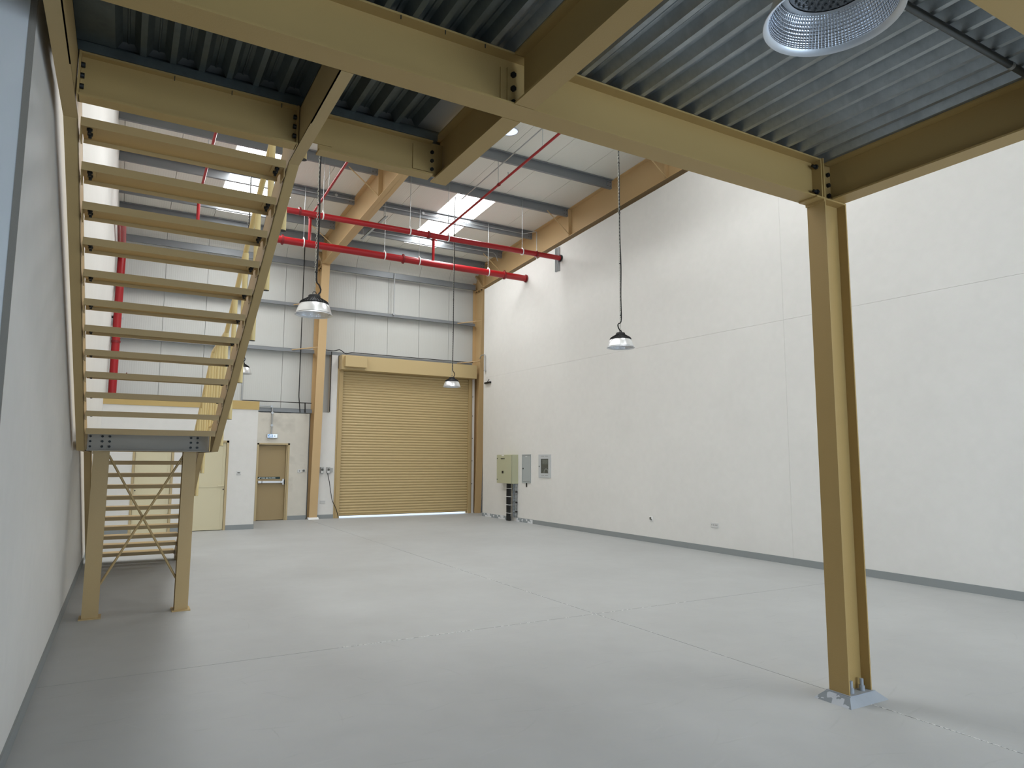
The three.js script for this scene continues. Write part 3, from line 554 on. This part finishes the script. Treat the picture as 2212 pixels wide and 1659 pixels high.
// ------------------------------------------------------------------ high-bay lamps
function chainGeo(len) {
  const out = [], L = 0.034, n = Math.max(2, Math.round(len / (L - 0.006)));
  for (let i = 0; i < n; i++) { const g = new THREE.TorusGeometry(0.0105, 0.0026, 4, 9); g.scale(1, 1.5, 1); if (i % 2) g.rotateY(Math.PI / 2); g.translate(0, i * len / n + L / 2, 0); out.push(g); }
  return out;
}
function highBay([x, y, z], label, top, bend, detail = 1) {
  const t = thing('high_bay_lamp', label, 'lamp', [0, 0, 0], 'hanging high-bay lamps');
  const mk = (name, geos, mat, parent = t, keepUv = false) => { const g = join(geos, keepUv), m = new THREE.Mesh(g, mat); m.name = name; m.castShadow = m.receiveShadow = true; parent.add(m); return m; };
  const seg = detail > 1 ? 72 : 40;
  const shell = mk('reflector', [lathe([[0.149, 0.127], [0.162, 0.108], [0.174, 0.083], [0.184, 0.054], [0.19, 0.032], [0.194, 0.016]], seg)], M.reflector, t, true);
  mk('outer_shell', [lathe([[0.151, 0.129], [0.164, 0.11], [0.176, 0.085], [0.186, 0.056], [0.192, 0.034], [0.196, 0.018]], seg)], M.alu, shell, true);
  mk('rim', [lathe([[0.193, 0.018], [0.2, 0.008], [0.21, 0.003], [0.2105, 0.0], [0.209, -0.001], [0.198, 0.005], [0.192, 0.015]], seg)], M.aluMatt, shell, true);
  const hs = mk('heat_sink', [lathe([[0, 0.118], [0.148, 0.118], [0.155, 0.123], [0.156, 0.134], [0.142, 0.149], [0.09, 0.182], [0.07, 0.193], [0.067, 0.222], [0.06, 0.23], [0, 0.23]], seg)], M.heatsink, t, true);
  const fins = []; for (let i = 0; i < 30; i++) { const f = prismX([[0.066, 0.17], [0.15, 0.122], [0.16, 0.124], [0.16, 0.14], [0.146, 0.157], [0.07, 0.204], [0.066, 0.204]], -0.0022, 0.0022); f.rotateY(i / 30 * Math.PI * 2); fins.push(f); }
  mk('cooling_fins', fins, M.heatsink, hs);
  const lens = mk('lens', [lathe([[0, 0.108], [0.12, 0.11], [0.143, 0.116]], seg)], M.lampLens, t, true);
  mk('lens_ring', [lathe([[0.128, 0.1085], [0.14, 0.107], [0.15, 0.112], [0.15, 0.12]], seg)], M.aluMatt, lens, true);
  if (detail > 1) { const leds = []; for (let r = 1; r < 6; r++) for (let i = 0; i < r * 6; i++) { const a = i / (r * 6) * Math.PI * 2, q = new THREE.SphereGeometry(0.005, 6, 4); q.translate(Math.cos(a) * r * 0.022, 0.1065, Math.sin(a) * r * 0.022); leds.push(q); } mk('led_lenses', leds, M.lampLens, lens); }
  const hook = new THREE.TorusGeometry(0.02, 0.004, 6, 18); hook.translate(0, 0.252, 0); mk('hook', [hook], M.black);
  const chain = chainGeo(top - y - 0.262); chain.forEach((g) => g.translate(0, 0.262, 0)); mk('chain', chain, M.chain);
  const len = top - y, r = rng(Math.round(x * 100 + 7)), cp = [[0.03, 0.228, 0.01], [0.05 * bend + 0.02, 0.29, 0], [0.045 * bend, 0.36, 0], [0.016, 0.42, 0.0]];
  for (let h = 0.8; h < len; h += 0.45) cp.push([0.017 + (r() - 0.5) * 0.016, h, (r() - 0.5) * 0.01]); cp.push([0.018, len, 0]);
  mk('cable', [tube(cp, 0.0095, 8, 11)], M.blackRubber);
  if (len > 1) mk('cable_ties', [0.5, 1.3, 2.1, 2.9, 3.7].filter((h) => h < len).map((h) => cyl(0.01, h, 0, 0.018, 0.008, 'y', 8)), M.black);
  t.position.set(x, y, z);
  return t;
}
highBay([1.893, 3.019, -1.253], 'large high-bay lamp with faceted reflector close overhead under the deck', 3.507, -1, 2);
highBay([1.775, 3.235, -7.66], 'unlit high-bay lamp hanging by the stairs in front of the tan column', roofY(-7.66), 1);
highBay([6.377, 3.295, -7.9], 'unlit high-bay lamp hanging in front of the tall white wall', roofY(-7.9), -1);
highBay([6.617, 3.33, -14.47], 'small far high-bay lamp hanging before the roller shutter', roofY(-14.47), 1);
highBay([1.95, 3.33, -14.47], 'far high-bay lamp half hidden behind the stair stringer', roofY(-14.47), 1);

// ------------------------------------------------------------------ red sprinkler pipework
function hangers(t, list, y, z, r) {
  for (const x of list) {
    const ring = new THREE.TorusGeometry(r + 0.008, 0.009, 6, 24); ring.scale(1, 1.12, 1.6); ring.rotateY(Math.PI / 2); ring.translate(x, y + 0.008, z);
    const h = part('pipe_hanger', [ring, cyl(x, y + r + 0.035, z, 0.014, 0.05)], M.white, t, { label: 'white pear-shaped pipe hanger' });
    part('rod', bar([x, y + r + 0.05, z], [x, roofY(z) - 0.05, z], 0.006, 6), M.galv, h);
  }
}
{
  const t = thing('sprinkler_main', 'thick red fire main pipe, lower of the two crossing the hall', 'pipe', [4.5, 6.548, -15.46]), y = 6.548, z = -15.46, r = 0.084;
  part('pipe', bar([-0.33, y, z], [9.2, y, z], r, 28), M.red, t);
  for (const x of [2.82, 5.7, 8.56]) part('coupling', [cyl(x, y, z, r + 0.016, 0.05, 'x', 24), bx(x - 0.02, x + 0.02, y + r, y + r + 0.035, z - 0.03, z + 0.03), bx(x - 0.02, x + 0.02, y - r - 0.03, y - r, z - 0.03, z + 0.03)], M.redDark, t, { label: 'dark red grooved coupling' });
  part('wall_flange', [cyl(9.225, y, z, r + 0.022, 0.02, 'x', 28)], M.redDark, t);
  hangers(t, [3.29, 5.22, 6.12, 8.07], y, z, r);
}
{
  const t = thing('sprinkler_main', 'thinner red fire main pipe, upper of the two crossing the hall', 'pipe', [4.5, 6.65, -13.77]), y = 6.652, z = -13.77, r = 0.062;
  part('pipe', bar([-0.43, y - 0.02, z], [9.22, y + 0.02, z], r, 24), M.red, t);
  for (const x of [2.83, 5.67, 8.53]) part('coupling', [cyl(x, y + 0.004, z, r + 0.015, 0.045, 'x', 24), bx(x - 0.02, x + 0.02, y + r, y + r + 0.03, z - 0.025, z + 0.025)], M.redDark, t, { label: 'dark red grooved coupling' });
  part('wall_flange', cyl(9.225, y + 0.02, z, r + 0.025, 0.025, 'x', 24), M.blackRubber, t);
  hangers(t, [3.3, 5.22, 6.15, 8.12], y, z, r);
}
const brY = (z) => 7.2 + 0.055 * (z + 15.1);
for (const [x, where] of [[6.5, 'passing under the roof light of the shutter bay'], [3.42, 'left of the tan middle rafter'], [1.07, 'seen between the upper stair treads']]) {
  const t = thing('sprinkler_branch', `thin red sprinkler branch pipe ${where}`, 'pipe', [x, 6.6, -15.46], 'red branch pipes');
  part('drop', bar([x, 6.63, -15.46], [x, brY(-15.46), -15.46], 0.034, 14), M.red, t);
  part('run', bar([x, brY(-15.46), -15.5], [x, brY(-5), -5], 0.026, 14), M.red, t);
  part('elbow', [cyl(x, brY(-15.46), -15.46, 0.042, 0.09, 'z', 14), cyl(x + 0.05, brY(-15.46) - 0.01, -15.46, 0.02, 0.09, 'x', 10)], M.redDark, t);
  part('coupling', [-12.0].map((z) => cyl(x, brY(z), z, 0.036, 0.05, 'z', 14)), M.redDark, t);
  part('sprinkler_head', [-11.6].map((z) => [cyl(x, brY(z) + 0.05, z, 0.008, 0.06), cyl(x, brY(z) + 0.085, z, 0.018, 0.004)]), M.galv, t);
  for (const z of [-13.75, -10.2, -11.95]) part('rod', bar([x, brY(z), z - 0.08], [x, roofY(z) - 0.1, z - 0.08], 0.006, 6), M.galv, t);
}
{
  const t = thing('riser_pipe', 'vertical red fire riser in the far left corner', 'pipe', [-0.33, 2.985, -18.6]);
  part('pipe', bar([-0.33, 2.985, -18.6], [-0.33, 6.55, -18.6], 0.088, 24), M.red, t);
  part('link', bar([-0.33, 6.548, -18.66], [-0.33, 6.548, -15.5], 0.084, 20), M.red, t);
  part('coupling', [3.1, 4.4, 5.9].map((y) => cyl(-0.33, y, -18.6, 0.102, 0.05)), M.redDark, t);
  part('valve', [cyl(-0.2, 3.55, -18.55, 0.03, 0.16, 'x'), bar([-0.12, 3.55, -18.55], [-0.05, 3.66, -18.5], 0.012)], M.redDark, t);
  part('bracket', [bx(LX, -0.2, 4.98, 5.02, -18.7, -18.66), bx(LX, LX + 0.04, 4.8, 5.05, -18.7, -18.66)], M.galv, t);
}
{
  const t = thing('strut_bracket', 'pair of galvanised strut channels on the white wall at the pipe end', 'bracket', [9.23, 6.36, -13.88]);
  for (const z of [-13.96, -13.84]) part('channel', [bx(RX - 0.045, RX, 6.36, 6.98, z - 0.02, z - 0.017), bx(RX - 0.045, RX, 6.36, 6.98, z + 0.017, z + 0.02), bx(RX - 0.004, RX, 6.36, 6.98, z - 0.02, z + 0.02)], M.galv, t);
}

// ------------------------------------------------------------------ conduits, trays and cables
function conduit(pts, r, mat, label, cat = 'conduit', boxes = [], bend = 0.06) {
  const c = pts[0], t = thing(cat === 'cable' ? 'cable' : 'conduit', label, cat, c);
  part('tube', conduitPath(pts, r, bend), mat, t);
  for (const [x, y, z, ax] of boxes) part('junction_box', cyl(x, y, z, 0.034, 0.035, ax || 'z', 14), M.galv, t);
}
conduit([[6.59, roofY(-5) - 0.25, -5], [6.59, roofY(-14) - 0.25, -14]], 0.013, M.galv, 'long galvanised conduit running down the roof slope to the roof light');
conduit([[5.05, roofY(-15.4) - 0.13, -15.5], [9.2, roofY(-15.4) - 0.13, -15.5], [9.42, roofY(-15.4) - 0.1, -15.2], [9.42, 6.95, -15.2]], 0.011, M.galv, 'thin galvanised conduit on the third purlin bending down the rafter', 'conduit', [[6.2, roofY(-15.4) - 0.13, -15.45]]);
conduit([[5.4, roofY(-17.2) - 0.12, -17.2], [9.2, roofY(-17.2) - 0.12, -17.2], [9.3, roofY(-17.2) - 0.35, -17.2]], 0.01, M.galv, 'thin galvanised conduit on the second purlin');
conduit([[2.9, roofY(-15.4) - 0.13, -15.5], [4.45, roofY(-15.4) - 0.13, -15.5]], 0.011, M.galv, 'short galvanised conduit left of the middle rafter', 'conduit', [[4.0, roofY(-15.4) - 0.1, -15.46]]);
conduit([[6.76, 7.2, -19.02], [6.76, 5.97, -19.02]], 0.016, M.galv, 'vertical conduit on the cladding above the shutter', 'conduit', [[6.76, 5.96, -19.02]]);
conduit([[4.09, 7.6, -19.02], [4.09, 3.35, -19.02], [4.14, 2.9, -19.02]], 0.013, M.blackRubber, 'dark vertical cable down the cladding left of the tan column', 'cable');
conduit([[2.62, 4.3, -19.02], [2.62, 3.17, -19.02]], 0.022, M.galv, 'vertical conduit on the cladding above the small room');
conduit([[2.62, 3.17, -19.02], [4.44, 3.17, -19.02]], 0.011, M.blackRubber, 'black cable running level above the exit door', 'cable');
conduit([[2.8, 3.04, -19.02], [3.41, 3.04, -19.02], [3.41, 2.305, -19.02]], 0.018, M.galv, 'bent conduit dropping to the exit sign', 'conduit', [[3.39, 3.04, -19.02], [3.41, 2.865, -19.02], [3.41, 2.53, -19.02]], 0.04);
conduit([[4.26, 3.18, -19.0], [4.27, 2.9, -19.0]], 0.016, M.blackRubber, 'short black cable tail above the block wall', 'cable');
conduit([[4.7, 4.7, -19.0], [5.0, 4.68, -18.98], [5.15, 4.73, -18.9], [5.3, 4.6, -18.85], [5.5, 4.68, -18.99], [9.4, 4.68, -18.99]], 0.012, M.blackRubber, 'black cable draped along the girt above the shutter hood', 'cable', [], 0.05);
conduit([[4.94, 4.66, -18.99], [4.94, 2.95, -18.99]], 0.012, M.blackRubber, 'black vertical cable in the recess beside the tan column', 'cable');
conduit([[9.45, 4.77, -18.6], [9.21, 4.77, -18.05], [9.21, 4.77, -17.8], [9.21, 4.3, -17.8]], 0.016, M.galv, 'bent conduit arm at the end of the tall white wall', 'conduit', [[9.21, 4.28, -17.8, 'y']]);
solo('wall_bracket', [rbx(9.19, 9.25, 3.875, 3.925, -17.8, -17.45, 0.008), bar([9.2, 3.93, -17.6], [9.2, 3.99, -17.5], 0.01)], M.black, 'small black bracket on the white wall near its far end', 'bracket');
for (const [x, where] of [[4.0 + 1.2, 'right of the middle rafter'], [2.9, 'left of the middle rafter']]) {
  const t = thing('cable_tray', `narrow hanging cable channel under the roof ${where}`, 'cable tray', [x, roofY(-16.2) - 0.5, -16.2]);
  part('channel', [bx(x - 0.03, x + 0.03, roofY(-16) - 0.42, roofY(-16) - 0.415, -17.3, -15.3), bx(x - 0.03, x - 0.027, roofY(-16) - 0.42, roofY(-16) - 0.39, -17.3, -15.3), bx(x + 0.027, x + 0.03, roofY(-16) - 0.42, roofY(-16) - 0.39, -17.3, -15.3)], M.galv, t);
  part('rod', [bar([x, roofY(-15.5) - 0.42, -15.5], [x, roofY(-15.5) - 0.1, -15.5], 0.006, 6), bar([x, roofY(-17.2) - 0.45, -17.2], [x, roofY(-17.2) - 0.1, -17.2], 0.006, 6)], M.galv, t);
}

// ------------------------------------------------------------------ wall fittings
{
  const t = thing('electrical_cabinet', 'olive grey electrical cabinet projecting from the white wall', 'cabinet', [9.15, 0.997, -16.28]);
  part('body', bx(9.06, RX, 0.997, 1.773, -16.69, -15.87), M.panelGreen, t);
  const d = part('door', rbx(9.035, 9.056, 1.0, 1.77, -16.685, -15.875, 0.004), M.panelGreen, t);
  part('lock', [1.1, 1.67].map((y) => cyl(9.03, y, -16.65, 0.013, 0.012, 'x')), M.boltDark, d);
  part('indicator', [-16.42, -16.34, -16.26].map((z) => cyl(9.03, 1.668, z, 0.017, 0.02, 'x')), M.boltDark, d);
  part('switch', [bx(9.022, 9.036, 1.27, 1.335, -16.375, -16.3)], M.black, d);
  part('side_latch', bx(9.06, 9.1, 1.41, 1.43, -16.72, -16.69), M.bolt, t);
  part('name_plate', bx(9.032, 9.036, 1.74, 1.762, -16.4, -16.28), M.white, d);
}
{
  const t = thing('cable_riser', 'bundle of black cables on a galvanised ladder below the cabinet', 'cables', [9.18, 0, -16.12]);
  const c = []; for (let i = 0; i < 4; i++) c.push(tube([[9.13, 0.99, -16.24 + i * 0.045], [9.12 + 0.01 * (i % 2), 0.6, -16.235 + i * 0.045], [9.125, 0.3, -16.24 + i * 0.046], [9.12, 0.005, -16.235 + i * 0.045]], 0.026, 8, 5));
  part('cables', c, M.blackRubber, t);
  const rungs = []; for (let i = 0; i < 9; i++) rungs.push(bx(9.2, 9.215, 0.12 + i * 0.095, 0.15 + i * 0.095, -16.05, -15.9));
  part('ladder', [bx(9.19, 9.24, 0.1, 0.99, -16.055, -16.05), bx(9.19, 9.24, 0.1, 0.99, -15.905, -15.9), bx(9.225, 9.235, 0.1, 0.99, -16.05, -15.9), ...rungs], M.galv, t);
  part('cable_ties', [0.2, 0.42, 0.64, 0.86].map((y) => bx(9.09, 9.16, y, y + 0.012, -16.275, -16.07)), M.white, t);
  part('clips', [0.26, 0.5, 0.78].map((y) => cyl(9.2, y, -15.87, 0.02, 0.05, 'z')), M.black, t);
}
{
  const t = thing('electrical_enclosure', 'tall narrow flush grey metal wall panel between the cabinets', 'panel', [9.24, 1.03, -15.43]);
  part('frame', [bx(9.235, RX, 1.03, 1.78, -15.65, -15.62), bx(9.235, RX, 1.03, 1.78, -15.235, -15.205), bx(9.235, RX, 1.75, 1.78, -15.62, -15.235), bx(9.235, RX, 1.03, 1.06, -15.62, -15.235)], M.panelGrey, t);
  const d = part('door', rbx(9.238, RX - 0.002, 1.065, 1.745, -15.615, -15.24, 0.003), M.panelGrey, t);
  part('lock', cyl(9.235, 1.405, -15.585, 0.02, 0.014, 'x'), M.black, d);
  part('cable_outlet', bx(9.238, RX, 0.93, 1.028, -15.45, -15.395), M.black, t);
  part('name_plate', bx(9.236, 9.239, 1.715, 1.73, -15.47, -15.38), M.white, d);
}
{
  const t = thing('meter_cabinet', 'light grey flush wall cabinet with a small glass window', 'cabinet', [9.24, 1.19, -14.53]);
  part('frame', [bx(9.232, RX, 1.19, 1.77, -14.81, -14.7), bx(9.232, RX, 1.19, 1.77, -14.35, -14.25), bx(9.232, RX, 1.66, 1.77, -14.7, -14.35), bx(9.232, RX, 1.19, 1.3, -14.7, -14.35)], M.panelLight, t);
  part('back_box', [bx(9.2485, 9.2495, 1.3, 1.66, -14.7, -14.35)], M.darkInside, t);
  part('meter', [bx(9.242, 9.2484, 1.52, 1.64, -14.64, -14.38)], M.panelGrey, t);
  const lo = new THREE.TorusGeometry(0.1, 0.007, 6, 18, Math.PI); lo.rotateY(Math.PI / 2); lo.translate(9.243, 1.31, -14.46); part('wires', lo, M.plate, t);
  part('pane', bx(9.2355, 9.238, 1.3, 1.66, -14.7, -14.35), M.glassTint, t);
  part('lock', cyl(9.228, 1.47, -14.77, 0.018, 0.012, 'x'), M.bolt, t);
  part('vent_slot', [1.725, 1.24].map((y) => [-14.68, -14.5].map((z) => bx(9.2312, 9.2322, y, y + 0.008, z, z + 0.14))), M.bolt, t);
}
function socketOnZ(name, label, cat, x0, x1, y0, y1, z, mat, holes) {
  const t = thing(name, label, cat, [(x0 + x1) / 2, y0, z]);
  part('face_plate', rbx(x0, x1, y0, y1, z, z + 0.014, 0.004), mat, t);
  part('detail', holes(z + 0.014), M.bolt, t);
}
socketOnZ('light_switch', 'white switch plate on the small room wall', 'switch', 2.302, 2.394, 1.259, 1.346, -16.95, M.plate, (z) => [bx(2.32, 2.35, 1.29, 1.315, z, z + 0.003), bx(2.355, 2.375, 1.29, 1.315, z, z + 0.003)]);
socketOnZ('light_switch', 'white switch plate on the stained wall by the exit door', 'switch', 4.136, 4.235, 1.262, 1.351, LOWWALL, M.plate, (z) => [bx(4.18, 4.195, 1.29, 1.325, z, z + 0.004)]);
socketOnZ('alarm_point', 'white and dark square wall point beside the switch by the exit door', 'alarm point', 4.257, 4.342, 1.275, 1.357, LOWWALL, M.white, (z) => [bx(4.268, 4.332, 1.285, 1.347, z, z + 0.004)]);
socketOnZ('wall_socket', 'white double socket low beside the shutter', 'socket', 4.775, 4.923, 0.41, 0.498, LOWWALL, M.plate, (z) => [4.8, 4.83, 4.865, 4.895].map((x) => bx(x, x + 0.008, 0.45, 0.465, z, z + 0.002)));
function isolator(x0, label, extra) {
  const t = thing('isolator_switch', label, 'switch', [x0 + 0.045, 1.245, LOWWALL]), z = LOWWALL;
  part('body', rbx(x0, x0 + 0.095, 1.245, 1.412, z, z + 0.07, 0.01), M.isolator, t);
  part('knob', [cyl(x0 + 0.047, 1.345, z + 0.075, 0.03, 0.02, 'z', 18), bx(x0 + 0.02, x0 + 0.075, 1.335, 1.352, z + 0.085, z + 0.1)], M.bolt, t);
  part('cover_label', bx(x0 + 0.015, x0 + 0.08, 1.26, 1.295, z + 0.07, z + 0.072), M.white, t);
  if (extra) part('control_box', rbx(x0 + 0.098, x0 + 0.175, 1.275, 1.39, z, z + 0.045, 0.005), M.isolator, t);
}
isolator(4.745, 'grey isolator switch nearer the tan column', false);
isolator(4.92, 'grey isolator switch with control box nearest the shutter', true);
{ const t = thing('cable', 'loose black cable hanging from the switch to the foot of the shutter', 'cable', [4.95, 0, -18.95]); part('cord', tube([[4.95, 1.245, -19.0], [5.0, 1.0, -18.98], [5.05, 0.7, -18.97], [5.1, 0.48, -18.97], [5.2, 0.28, -18.965], [5.28, 0.02, -18.96]], 0.009, 7, 8), M.blackRubber, t); }
{ const t = thing('wall_socket', 'small white single outlet low on the tall white wall', 'socket', [RX, 0.43, -10.56]); part('face_plate', rbx(RX - 0.016, RX, 0.43, 0.515, -10.62, -10.515, 0.004), M.white, t); part('plug', [bx(RX - 0.03, RX - 0.016, 0.45, 0.5, -10.59, -10.56), bx(RX - 0.02, RX - 0.016, 0.44, 0.46, -10.55, -10.53)], M.bolt, t); }
{ const t = thing('wall_socket', 'white double socket low on the tall white wall near the column', 'socket', [RX, 0.437, -8.88]); part('face_plate', rbx(RX - 0.014, RX, 0.437, 0.521, -8.965, -8.8, 0.004), M.plate, t); part('detail', [-8.94, -8.9, -8.86, -8.82].map((z) => bx(RX - 0.0165, RX - 0.014, 0.475, 0.49, z - 0.005, z + 0.005)), M.bolt, t); }

renderer.render(scene, camera);
